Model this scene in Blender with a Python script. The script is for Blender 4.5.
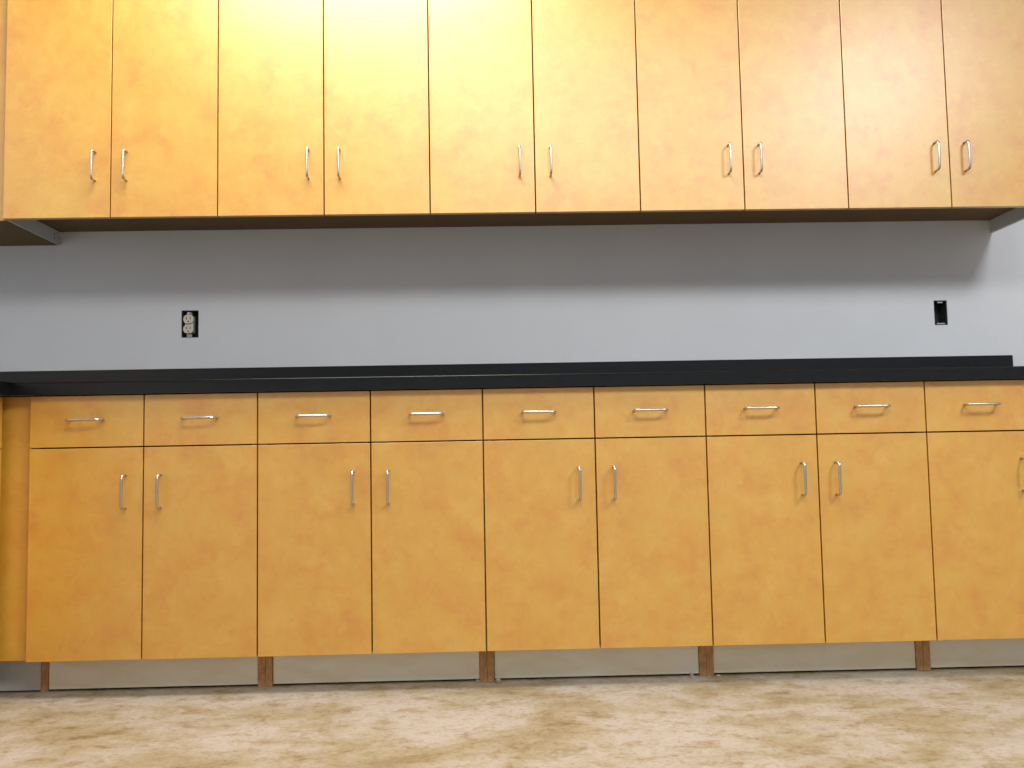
import bpy, bmesh, math, random
from mathutils import Vector, Matrix
C = bpy.context.scene
for o in list(bpy.data.objects):
    bpy.data.objects.remove(o)
COL = C.collection
random.seed(4)

# ------------------------------------------------------------------ camera
f_px, yaw, pitch, roll = 930.2, -.0248, .0728, -.0187
Fw = Vector((-math.sin(yaw)*math.cos(pitch), math.cos(yaw)*math.cos(pitch), math.sin(pitch)))
R0 = Vector((math.cos(yaw), math.sin(yaw), 0)); U0 = R0.cross(Fw)
Rt = math.cos(roll)*R0 + math.sin(roll)*U0
Up = -math.sin(roll)*R0 + math.cos(roll)*U0
cd = bpy.data.cameras.new('camera'); cam = bpy.data.objects.new('camera', cd); COL.objects.link(cam)
m = Matrix((Rt, Up, -Fw)).transposed().to_4x4(); m.translation = Vector((1.3241, -3.1104, .6216))
cam.matrix_world = m
cd.sensor_width = 36; cd.lens = f_px/1024*36; cd.clip_start = .05
C.camera = cam

# ------------------------------------------------------------------ world, exposure, lamps
w = bpy.data.worlds.new('world'); C.world = w; w.use_nodes = True
w.node_tree.nodes['Background'].inputs[0].default_value = (.90, .95, 1.0, 1)
w.node_tree.nodes['Background'].inputs[1].default_value = .38
C.view_settings.view_transform = 'Standard'; C.view_settings.look = 'None'
C.view_settings.exposure = .12; C.view_settings.gamma = 1; C.view_settings.use_curve_mapping = False
CEIL = 2.75
# (x, y, size x, size y, watts, colour)
LAMPS = [(.85, -.99, 1.2, .8, 52, (1, .985, .9)),
         (3.5, -2.8, .6, .9, 68, (.95, .985, 1.0)),
         (1.85, -3.1, 1.5, .9, 52, (.98, 1, .96))]  # last one is an added fill lamp for sheen on the upper doors

# ------------------------------------------------------------------ materials
def mat(name, rough=.5, metal=0., spec=.5):
    a = bpy.data.materials.new(name); a.use_nodes = True
    nt = a.node_tree; b = nt.nodes['Principled BSDF']
    b.inputs['Roughness'].default_value = rough; b.inputs['Metallic'].default_value = metal
    b.inputs['Specular IOR Level'].default_value = spec
    return a, nt, b
def noise(nt, scale, detail=4, rough=.55, stretch=(1, 1, 1), off=(0, 0, 0), dist=0.):
    g = nt.nodes.new('ShaderNodeNewGeometry'); mp = nt.nodes.new('ShaderNodeMapping')
    mp.inputs['Scale'].default_value = stretch; mp.inputs['Location'].default_value = off
    n = nt.nodes.new('ShaderNodeTexNoise'); n.inputs['Scale'].default_value = scale
    n.inputs['Detail'].default_value = detail; n.inputs['Roughness'].default_value = rough
    n.inputs['Distortion'].default_value = dist
    nt.links.new(g.outputs['Position'], mp.inputs[0]); nt.links.new(mp.outputs[0], n.inputs['Vector'])
    return n.outputs['Fac']
def ramp(nt, fac, stops):
    r = nt.nodes.new('ShaderNodeValToRGB'); e = r.color_ramp.elements
    while len(e) < len(stops): e.new(.5)
    for q, (p, c) in zip(e, stops): q.position = p; q.color = (*c, 1)
    nt.links.new(fac, r.inputs[0]); return r.outputs[0]
def mix(nt, fac, a, b, mode='MIX'):
    x = nt.nodes.new('ShaderNodeMix'); x.data_type = 'RGBA'; x.blend_type = mode
    for s, v in ((x.inputs[0], fac), (x.inputs[6], a), (x.inputs[7], b)):
        if hasattr(v, 'is_linked'): nt.links.new(v, s)
        elif isinstance(v, (int, float)): s.default_value = v
        else: s.default_value = (*v, 1)
    return x.outputs[2]
def bump(nt, b, h, strength, dist):
    n = nt.nodes.new('ShaderNodeBump'); n.inputs['Strength'].default_value = strength
    n.inputs['Distance'].default_value = dist
    nt.links.new(h, n.inputs['Height']); nt.links.new(n.outputs[0], b.inputs['Normal'])

def laminate():
    a, nt, b = mat('mottled_amber_laminate', .5, 0, 1.0)
    b.inputs['Specular Tint'].default_value = (1, .95, .78, 1)
    b.inputs['Coat Weight'].default_value = 1; b.inputs['Coat Roughness'].default_value = .4; b.inputs['Coat IOR'].default_value = 1.95
    big = noise(nt, 10, 4, .65, dist=.1)
    c = ramp(nt, big, [(.32, (.60, .245, .003)), (.48, (.625, .294, .005)), (.66, (.62, .338, .018))])
    sm = noise(nt, 26, 4, .6, off=(3, 1, 7), dist=.15)
    c2 = ramp(nt, sm, [(.35, (.95, .88, .72)), (.55, (1, 1, 1)), (.72, (1.0, 1.0, 1.0))])
    c = mix(nt, .8, c, c2, 'MULTIPLY')
    da = noise(nt, 17, 5, .68, off=(2, 8, 5), dist=.12)
    c = mix(nt, ramp(nt, da, [(.50, (0, 0, 0)), (.68, (.65, .65, .65))]), c, (.67, .37, .04))
    fi = noise(nt, 90, 3, .7, off=(9, 4, 2))
    c3 = ramp(nt, fi, [(.3, (.93, .91, .86)), (.7, (1, 1, 1))])
    c = mix(nt, .7, c, c3, 'MULTIPLY')
    nt.links.new(c, b.inputs['Base Color'])
    return a
M = {'lam': laminate()}
def wallpaint():
    a, nt, b = mat('grey_wall_paint', .7, 0, .3)
    n = noise(nt, 2.5, 3)
    c = ramp(nt, n, [(.3, (.665, .68, .725)), (.7, (.705, .72, .765))])
    nt.links.new(c, b.inputs['Base Color'])
    bump(nt, b, noise(nt, 190, 3), .35, .002); return a
M['wall'] = wallpaint()
def concrete():
    a, nt, b = mat('stained_concrete', .62, 0, .4)
    n = noise(nt, 4.0, 7, .66, stretch=(.8, 1, 1), dist=.3)
    c = ramp(nt, n, [(.32, (.26, .195, .105)), (.44, (.335, .275, .185)), (.54, (.40, .345, .295)), (.75, (.44, .39, .36))])
    n2 = noise(nt, 15, 8, .78, stretch=(.8, 1.1, 1), off=(5, 2, 0), dist=.25)
    c2 = ramp(nt, n2, [(.36, (.58, .47, .30)), (.45, (.86, .80, .66)), (.51, (.98, .97, .95)), (.8, (1, .98, .97))])
    c = mix(nt, .85, c, c2, 'MULTIPLY')
    n3 = noise(nt, 70, 6, .8, dist=.5)
    c3 = ramp(nt, n3, [(.36, (.62, .54, .42)), (.46, (.95, .93, .9)), (.5, (1, 1, 1))])
    c = mix(nt, .75, c, c3, 'MULTIPLY')
    nt.links.new(c, b.inputs['Base Color'])
    bump(nt, b, n2, .25, .004); return a
M['floor'] = concrete()
def counter_mat():
    a, nt, b = mat('black_laminate_counter', .28, 0, .4)
    n = noise(nt, 40, 2)
    c = ramp(nt, n, [(.4, (.003, .004, .005)), (.7, (.005, .006, .008))])
    nt.links.new(c, b.inputs['Base Color']); return a
M['counter'] = counter_mat()
def kick():
    a, nt, b = mat('bare_toe_board', .6, 0, .3)
    n = noise(nt, 5, 6, .6, stretch=(1, 1, 3), dist=.5)
    c = ramp(nt, n, [(.3, (.84, .76, .56)), (.55, (.92, .87, .72)), (.75, (.92, .91, .82))])
    nt.links.new(c, b.inputs['Base Color']); return a
M['kick'] = kick()
def particle(name, lo, hi):
    a, nt, b = mat(name, .75, 0, .25)
    n = noise(nt, 120, 4, .7, stretch=(1, 1, .35))
    c = ramp(nt, n, [(.3, lo), (.7, hi)])
    nt.links.new(c, b.inputs['Base Color']); return a
M['core'] = particle('brown_particle_board', (.36, .19, .08), (.62, .36, .17))
M['dark'] = particle('dark_carcass_edge', (.045, .018, .014), (.08, .035, .025))
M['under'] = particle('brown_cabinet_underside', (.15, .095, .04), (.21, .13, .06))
def plain(name, col, rough, metal=0., spec=.5, sc=60):
    a, nt, b = mat(name, rough, metal, spec)
    n = noise(nt, sc, 3)
    c = ramp(nt, n, [(.3, tuple(v*.93 for v in col)), (.7, col)])
    nt.links.new(c, b.inputs['Base Color']); return a
M['nickel'] = plain('brushed_nickel', (.58, .57, .54), .3, 1.)
M['mel'] = plain('grey_melamine', (.60, .60, .58), .5)
M['box'] = plain('black_outlet_box', (.04, .042, .045), .5)
M['steel'] = plain('zinc_steel', (.42, .41, .38), .45, .8)
M['ivory'] = plain('ivory_plastic', (.70, .66, .52), .35)
M['slot'] = plain('slot_black', (.01, .01, .01), .8)
M['gyp'] = plain('gypsum_edge', (.6, .59, .56), .9)
M['white'] = plain('white_enamel', (.8, .8, .8), .4)
M['dust'] = plain('debris_grey', (.34, .29, .2), .9, sc=200)
def emis(name, col, s):
    a, nt, b = mat(name, .5); n = noise(nt, 5, 2)
    nt.links.new(ramp(nt, n, [(.3, col), (.7, col)]), b.inputs['Emission Color'])
    b.inputs['Emission Strength'].default_value = s; return a
M['diff'] = emis('lamp_diffuser', (1, .98, .94), 1.0)

# ------------------------------------------------------------------ mesh helpers
def box(bm, x0, x1, y0, y1, z0, z1):
    r = bmesh.ops.create_cube(bm, size=1)['verts']
    for v in r:
        v.co = Vector(((x0+x1)/2 + v.co.x*(x1-x0), (y0+y1)/2 + v.co.y*(y1-y0), (z0+z1)/2 + v.co.z*(z1-z0)))
    return r
def link(name, bm, material, parent=None, bevel=0., seg=2, smooth=False):
    if bevel:
        bmesh.ops.bevel(bm, geom=list(bm.edges), offset=bevel, segments=seg, affect='EDGES', profile=.5)
    bmesh.ops.recalc_face_normals(bm, faces=bm.faces)
    me = bpy.data.meshes.new(name); bm.to_mesh(me); bm.free()
    me.materials.append(material)
    if smooth:
        for p in me.polygons: p.use_smooth = True
    o = bpy.data.objects.new(name, me); COL.objects.link(o)
    if parent: o.parent = parent
    return o
def bx(name, dims, material, parent=None, bevel=0., seg=2):
    bm = bmesh.new(); box(bm, *dims); return link(name, bm, material, parent, bevel, seg)
def thing(name, loc, label, cat, group=None):
    o = bpy.data.objects.new(name, None); COL.objects.link(o); o.location = loc
    o.empty_display_size = .05
    o['label'] = label; o['category'] = cat
    if group: o['group'] = group
    return o
def tag(o, label, cat, group=None):
    o['label'] = label; o['category'] = cat
    if group: o['group'] = group
    return o
def struct(o):
    o['kind'] = 'structure'; return o
def copy_tree(o, parent=None):
    c = o.copy(); COL.objects.link(c); c.parent = parent
    for ch in [q for q in bpy.data.objects if q.parent == o]:
        copy_tree(ch, c)
    return c

def pull_mesh(vertical):
    """wire pull, feet at the door face (y=0), bar standing out to y=-p"""
    p, h, r, br = .029, .0435, .0036, .011
    pts = [(-h, .001), (-h, -p+br)]
    for k in range(1, 6):
        a = math.pi/2*k/6; pts.append((-h+br-br*math.cos(a), -p+br-br*math.sin(a)))
    pts.append((-h+br, -p)); pts += [(-a, b) for a, b in reversed(pts)]
    P = [Vector((0, b, a)) if vertical else Vector((a, b, 0)) for a, b in pts]
    bm = bmesh.new(); N = 10; rings = []
    axis = Vector((1, 0, 0)) if vertical else Vector((0, 0, 1))
    for i, q in enumerate(P):
        t = (P[min(i+1, len(P)-1)] - P[max(i-1, 0)]).normalized(); s = axis.cross(t).normalized()
        rings.append([bm.verts.new(q + r*(math.cos(2*math.pi*k/N)*axis + math.sin(2*math.pi*k/N)*s)) for k in range(N)])
    for a, b in zip(rings, rings[1:]):
        for k in range(N): bm.faces.new((a[k], a[(k+1) % N], b[(k+1) % N], b[k]))
    bm.faces.new(rings[0]); bm.faces.new(rings[-1])
    return bm
pull_v = pull_h = None
def handle(parent, loc, vertical):
    global pull_v, pull_h
    me = pull_v if vertical else pull_h
    if me is None:
        o = link('handle', pull_mesh(vertical), M['nickel'], parent, smooth=True)
        if vertical: pull_v = o.data
        else: pull_h = o.data
    else:
        o = bpy.data.objects.new('handle', me); COL.objects.link(o); o.parent = parent
    o.location = loc; return o

# ------------------------------------------------------------------ room shell
LW = -.58           # left wall plane
RX = 5.2
holes = [(.3002, .3571, 1.0219, 1.1137), (2.8452, 2.8907, 1.0249, 1.1098)]
def back_wall():
    bm = bmesh.new()
    xs = sorted({LW-.1, RX, *[h[0] for h in holes], *[h[1] for h in holes]})
    zs = sorted({0, CEIL, *[h[2] for h in holes], *[h[3] for h in holes]})
    V = {}
    def v(x, y, z):
        k = (x, y, z)
        if k not in V: V[k] = bm.verts.new(k)
        return V[k]
    for i in range(len(xs)-1):
        for j in range(len(zs)-1):
            a, b, c, d = xs[i], xs[i+1], zs[j], zs[j+1]
            if any(abs(a-h[0]) < 1e-6 and c >= h[2]-1e-6 and d <= h[3]+1e-6 for h in holes): continue
            for y in (0, .1): bm.faces.new((v(a, y, c), v(b, y, c), v(b, y, d), v(a, y, d)))
    for a, b, c, d in holes:
        for p, q in (((a, c), (b, c)), ((b, c), (b, d)), ((b, d), (a, d)), ((a, d), (a, c))):
            e = [z for z in zs if min(p[1], q[1])-1e-6 <= z <= max(p[1], q[1])+1e-6] if p[0] == q[0] else None
            if e:
                for z0, z1 in zip(e, e[1:]): bm.faces.new((v(p[0], 0, z0), v(p[0], 0, z1), v(p[0], .1, z1), v(p[0], .1, z0)))
            else: bm.faces.new((v(p[0], 0, p[1]), v(q[0], 0, q[1]), v(q[0], .1, q[1]), v(p[0], .1, p[1])))
    for z in (0, CEIL):
        for a, b in zip(xs, xs[1:]): bm.faces.new((v(a, 0, z), v(b, 0, z), v(b, .1, z), v(a, .1, z)))
    for x in (xs[0], xs[-1]):
        for a, b in zip(zs, zs[1:]): bm.faces.new((v(x, 0, a), v(x, 0, b), v(x, .1, b), v(x, .1, a)))
    return struct(link('wall_back', bm, M['wall']))
back_wall()
struct(bx('floor', (LW-.1, RX, -6, .1, -.1, 0), M['floor']))
struct(bx('ceiling', (LW-.1, RX, -6, .1, CEIL, CEIL+.1), M['white']))
struct(bx('wall_left', (LW-.1, LW, -6, 0, 0, CEIL), M['wall']))

# ------------------------------------------------------------------ lamps
for i, (x, y, sx, sy, wt, col) in enumerate(LAMPS):
    t = thing('ceiling_light', (x, y, CEIL), ['white square ceiling light close above the wall cabinets',
        'white ceiling light toward the right end of the room', 'unseen white ceiling light added near the camera to fill sheen on the upper doors'][i], 'light', 'ceiling lights')
    bm = bmesh.new(); e = .03
    box(bm, -sx/2-e, -sx/2, -sy/2-e, sy/2+e, -.04, 0); box(bm, sx/2, sx/2+e, -sy/2-e, sy/2+e, -.04, 0)
    box(bm, -sx/2, sx/2, -sy/2-e, -sy/2, -.04, 0); box(bm, -sx/2, sx/2, sy/2, sy/2+e, -.04, 0)
    link('frame', bm, M['white'], t)
    bx('diffuser', (-sx/2, sx/2, -sy/2, sy/2, -.03, -.005), M['diff'], t)
    L = bpy.data.lights.new('lamp', 'AREA'); L.shape = 'RECTANGLE'; L.size = sx; L.size_y = sy
    L.energy = wt; L.color = col
    o = bpy.data.objects.new('lamp', L); COL.objects.link(o); o.parent = t; o.location = (0, 0, -.05)

# ------------------------------------------------------------------ base cabinets
DL, WL, XL = .6098, .3009, .1023
ZB, ZD, ZT, ZC = .0978, .6538, .792, .8279
TR, CT, TH, G = .088, .034, .019, .0036
YT = -DL+TR
def base_cabinet(loc, label):
    t = thing('base_cabinet', loc, label, 'cabinet', 'base cabinets under the black countertop')
    W = 2*WL; yf = -DL+TH
    for s in (0, 1):                       # side panels notched for the toe space
        bm = bmesh.new(); x0 = .0005 if s == 0 else W-TH-.0005; x1 = x0+TH
        prof = [(-.003, 0), (YT, 0), (YT, ZB+.004), (yf+.002, ZB+.004), (yf+.002, ZC-CT-.001), (-.003, ZC-CT-.001)]
        a = [bm.verts.new((x0, y, z)) for y, z in prof]; b = [bm.verts.new((x1, y, z)) for y, z in prof]
        bm.faces.new(a); bm.faces.new(b)
        for k in range(6): bm.faces.new((a[k], a[(k+1) % 6], b[(k+1) % 6], b[k]))
        link('side_panel', bm, M['core'], t)
    bm = bmesh.new()
    box(bm, TH+.001, W-TH-.001, yf+.004, -.02, ZB+.004, ZB+.022)     # bottom
    box(bm, TH+.001, W-TH-.001, -.02, -.004, ZB+.004, ZC-CT-.002)    # back
    box(bm, TH+.001, W-TH-.001, yf+.003, yf+.08, ZD-.01, ZD+.009)    # rail
    box(bm, WL-.012, WL+.012, yf+.003, yf+.06, ZB+.022, ZC-CT-.002)  # stile behind the door gap
    link('carcass', bm, M['dark'], t)
    bx('toe_kick', (TH+.0015, W-TH-.0015, YT+.004, YT+.02, random.uniform(.004, .009), ZB+.003), M['kick'], t, .0008, 1)
    for s in (0, 1):
        x0 = s*WL+G/2; x1 = (s+1)*WL-G/2
        d = bx('drawer', (x0, x1, -DL, yf, ZD+G/2, ZT), M['lam'], t, .0008, 1)
        handle(d, ((x0+x1)/2, -DL, .7265), False)
        d = bx('door', (x0, x1, -DL, yf, ZB, ZD-G/2), M['lam'], t, .0008, 1)
        handle(d, (WL-.046 if s == 0 else WL+.047, -DL, ZD-.119), True)
    return t
base_labels = ['amber two-door two-drawer base cabinet at the left end, against the recessed corner filler',
 'amber two-door base cabinet second from the left end of the lower row',
 'amber two-door base cabinet in the middle of the lower row',
 'amber two-door base cabinet second from the right end of the lower row',
 'amber base cabinet at the right end of the lower row, cut by the frame']
b0 = base_cabinet((XL, 0, 0), base_labels[0])
for i in range(1, 5):
    c = copy_tree(b0); c.location = (XL+i*2*WL, 0, 0); c['label'] = base_labels[i]

# corner filler and the run that returns toward the viewer
PX = .033                                  # door plane of the returning run
cf = thing('corner_filler', (PX, -DL, 0), 'narrow recessed amber filler panel left of the first base cabinet, with its pale toe board', 'panel')
bx('filler_panel', (-.03, XL-PX-.002, .020, .039, ZB, ZC-CT-.001), M['lam'], cf, .0006, 1)
bx('toe_kick', (-.075, XL-PX+.0005, TR+.004, TR+.02, .004, ZB-.001), M['mel'], cf, .0008, 1)
t = thing('base_cabinet', (LW, -DL-.003, 0), 'amber base cabinet of the returning run at the left edge, seen edge-on', 'cabinet')
D2 = PX-LW
bm = bmesh.new(); box(bm, .004, D2-TH-.002, -.6, -.002, ZB+.004, ZC-CT-.002); box(bm, .004, D2-.09, -.6, -.002, 0, ZB+.004)
link('carcass', bm, M['core'], t)
for k in range(2):
    bx('drawer', (D2-TH, D2, -.001-.3*(k+1)+G, -.001-.3*k, ZD+G/2, ZT), M['lam'], t, .0008, 1)
    bx('door', (D2-TH, D2, -.001-.3*(k+1)+G, -.001-.3*k, ZB, ZD-G/2), M['lam'], t, .0008, 1)

# ------------------------------------------------------------------ countertop and backsplash
ct = thing('countertop', (0, 0, 0), 'long black laminate countertop running over all the base cabinets', 'countertop')
bm = bmesh.new()
x_c = .060; yfr = -DL-.0208; y_r = -1.21; x_e = 3.175
pts = [(LW+.002, -.002), (x_e, -.002), (x_e, yfr), (x_c, yfr), (x_c, y_r), (LW+.002, y_r)]
a = [bm.verts.new((x, y, ZC)) for x, y in pts]; b = [bm.verts.new((x, y, ZC-CT)) for x, y in pts]
bm.faces.new(a); bm.faces.new(b)
for k in range(6): bm.faces.new((a[k], a[(k+1) % 6], b[(k+1) % 6], b[k]))
bmesh.ops.bevel(bm, geom=[e for e in bm.edges if all(v.co.z > ZC-.001 for v in e.verts)], offset=.004, segments=1, affect='EDGES', profile=.5)
link('worktop', bm, M['counter'], ct)
bx('backsplash', (LW+.002, 3.0965, -.021, -.002, ZC+.0003, .9165), M['counter'], ct, .0015, 2)

# ------------------------------------------------------------------ wall cabinets
DU, WU, XU, ZU, ZTOP = .3589, .3171, -.1118, 1.3398, 2.35
RZ = ZU+.046                                # recessed bottom
def wall_cabinet(loc, label):
    t = thing('wall_cabinet', loc, label, 'cabinet', 'wall cabinets in the upper row')
    W = 2*WU; yf = -DU+TH
    bm = bmesh.new()
    box(bm, .0005, TH, yf+.001, -.003, RZ, ZTOP-.001-ZU+ZU); box(bm, W-TH, W-.0005, yf+.001, -.003, RZ, ZTOP)
    box(bm, TH, W-TH, -.012, -.003, RZ, ZTOP); box(bm, TH, W-TH, yf+.002, -.012, ZTOP-.019, ZTOP)
    box(bm, WU-.012, WU+.012, yf+.002, yf+.03, RZ+.019, ZTOP-.019)
    link('carcass', bm, M['dark'], t)
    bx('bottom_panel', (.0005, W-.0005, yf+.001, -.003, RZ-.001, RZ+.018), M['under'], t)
    for s in (0, 1):
        x0 = s*WU+G/2; x1 = (s+1)*WU-G/2
        d = bx('door', (x0, x1, -DU, yf, ZU, ZTOP), M['lam'], t, .0008, 1)
        handle(d, (WU-.046 if s == 0 else WU+.047, -DU, ZU+.1545), True)
    return t
wall_labels = ['amber two-door wall cabinet at the left end of the upper row',
 'amber two-door wall cabinet second from the left in the upper row',
 'amber two-door wall cabinet in the middle of the upper row',
 'amber two-door wall cabinet second from the right in the upper row',
 'amber two-door wall cabinet at the right end of the upper row, with grey end panel']
w0 = wall_cabinet((XU, 0, 0), wall_labels[0])
cabs = [w0]
for i in range(1, 5):
    c = copy_tree(w0); c.location = (XU+i*2*WU, 0, 0); c['label'] = wall_labels[i]; cabs.append(c)
ep = bx('end_panel', (.0008, .007, -DU+TH+.0015, -.0032, ZU+.0005, RZ-.0015), M['mel'], w0)
ep['label'] = 'grey end panel with small screw holes'
for y, z in ((-.042, 1.3685), (-.042, 1.3560), (-.277, 1.3585), (-.282, 1.37)):
    bm = bmesh.new()
    bmesh.ops.create_cone(bm, cap_ends=True, segments=12, radius1=.0026, radius2=.0026, depth=.0008,
        matrix=Matrix.Translation((.0073, y, z)) @ Matrix.Rotation(math.pi/2, 4, 'Y'))
    link('screw_hole', bm, M['slot'], ep)
W = 2*WU
ep = bx('end_panel', (W-.007, W-.0008, -DU+TH+.0015, -.0032, ZU+.0005, RZ-.0015), M['mel'], cabs[4])
ep['label'] = 'grey end panel'
bx('end_panel', (W-.0004, W+.0008, -DU+TH, -.0032, ZU, ZTOP), M['mel'], cabs[4])

# corner wall cabinet beyond the left end, its bottom flush with the doors
t = thing('corner_wall_cabinet', (LW, 0, 0), 'corner wall cabinet at the far left with a brown flush underside and amber filler', 'cabinet')
wd = XU-LW
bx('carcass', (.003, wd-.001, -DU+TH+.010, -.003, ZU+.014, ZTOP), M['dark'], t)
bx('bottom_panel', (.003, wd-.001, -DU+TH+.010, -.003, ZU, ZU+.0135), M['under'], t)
bx('filler_panel', (.28, wd-.001, -DU+.02, -DU+TH+.0015+.008, ZU, ZTOP), M['lam'], t)

# ------------------------------------------------------------------ outlet boxes
def outlet_box(h, label):
    x0, x1, z0, z1 = h
    x0 += .0006; x1 -= .0006; z0 += .0006; z1 -= .0006
    t = thing('outlet_box', ((x0+x1)/2, 0, z0), label, 'electrical box')
    a, b, hh = x0-(x0+x1)/2, x1-(x0+x1)/2, z1-z0; e = .0015
    bm = bmesh.new()
    box(bm, a, a+e, .001, .06, 0, hh); box(bm, b-e, b, .001, .06, 0, hh)
    box(bm, a+e, b-e, .001, .06, 0, e); box(bm, a+e, b-e, .001, .06, hh-e, hh)
    box(bm, a+e, b-e, .0585, .06, e, hh-e)
    link('box_shell', bm, M['box'], t)
    return t, a, b, hh
t, a, b, hh = outlet_box(holes[0], 'open black outlet box in the left part of the wall holding an ivory receptacle')
def rounded(bm, cx, cz, w, h, y0, y1, cut=.72):
    pts = []
    for k in range(40):
        an = 2*math.pi*k/40; x = math.cos(an)*w/2; z = math.sin(an)*w/2
        pts.append((cx+x, cz+max(-h/2, min(h/2, z))))
    A = [bm.verts.new((x, y0, z)) for x, z in pts]; B = [bm.verts.new((x, y1, z)) for x, z in pts]
    bm.faces.new(A); bm.faces.new(B)
    for k in range(40): bm.faces.new((A[k], A[(k+1) % 40], B[(k+1) % 40], B[k]))
rc = thing('receptacle', (t.location.x, 0, t.location.z), 'ivory duplex receptacle hanging loose in the open left outlet box', 'outlet')
cx = -.0062
bm = bmesh.new()
box(bm, cx-.014, cx+.014, .010, .034, .017, hh-.017)
link('body', bm, M['ivory'], rc, .001, 1)
bm = bmesh.new(); box(bm, cx-.009, cx+.009, .0125, .0145, .003, hh-.003)
link('mounting_strap', bm, M['steel'], rc, .0006, 1)
for cz in (hh/2+.0165, hh/2-.0165):
    bm = bmesh.new(); rounded(bm, cx, cz, .0335, .0275, .001, .012)
    fc = link('socket', bm, M['ivory'], rc)
    bm = bmesh.new()
    box(bm, cx-.0075, cx-.0052, .0004, .0016, cz-.001, cz+.008); box(bm, cx+.0052, cx+.0075, .0004, .0016, cz+.000, cz+.008)
    bmesh.ops.create_cone(bm, cap_ends=True, segments=12, radius1=.0027, radius2=.0027, depth=.0012,
        matrix=Matrix.Translation((cx, .001, cz-.0075)) @ Matrix.Rotation(math.pi/2, 4, 'X'))
    link('slots', bm, M['slot'], fc)
bm = bmesh.new(); bmesh.ops.create_cone(bm, cap_ends=True, segments=14, radius1=.003, radius2=.003, depth=.002,
    matrix=Matrix.Translation((cx, .0055, hh-.008)) @ Matrix.Rotation(math.pi/2, 4, 'X'))
link('screw', bm, M['white'], rc)
t, a, b, hh = outlet_box(holes[1], 'open empty black outlet box in the right part of the wall')
for z, s in ((hh-.006, 1), (.005, -1)):
    bm = bmesh.new(); hw = .009 if s > 0 else .014; box(bm, -hw, hw, .002, .0035, z-.0025, z+.0025)
    link('ear', bm, M['steel'], t, .0005, 1)

# ------------------------------------------------------------------ scraps on the floor
def scrap(loc, s, label):
    bm = bmesh.new(); bmesh.ops.create_icosphere(bm, subdivisions=2, radius=1)
    for v in bm.verts:
        v.co *= random.uniform(.55, 1.25); v.co = Vector((v.co.x*s[0], v.co.y*s[1], max(-.55, v.co.z)*s[2]+.55*s[2]))
    o = link('debris', bm, M['dust']); o.location = loc
    return tag(o, label, 'debris')
scrap((1.3349, -.5405, 0), (.008, .006, .008), 'small crumbly brown scrap on the floor under the middle base cabinet')
scrap((1.2806, -.535, 0), (.006, .005, .005), 'tiny grey scrap at the right end of the second toe board')
scrap((1.8618, -.5444, 0), (.006, .005, .009), 'small upright scrap at the right end of the middle toe board')
scrap((1.9338, -.5405, 0), (.009, .005, .004), 'dark flat scrap beside the brown upright under the fourth base cabinet')
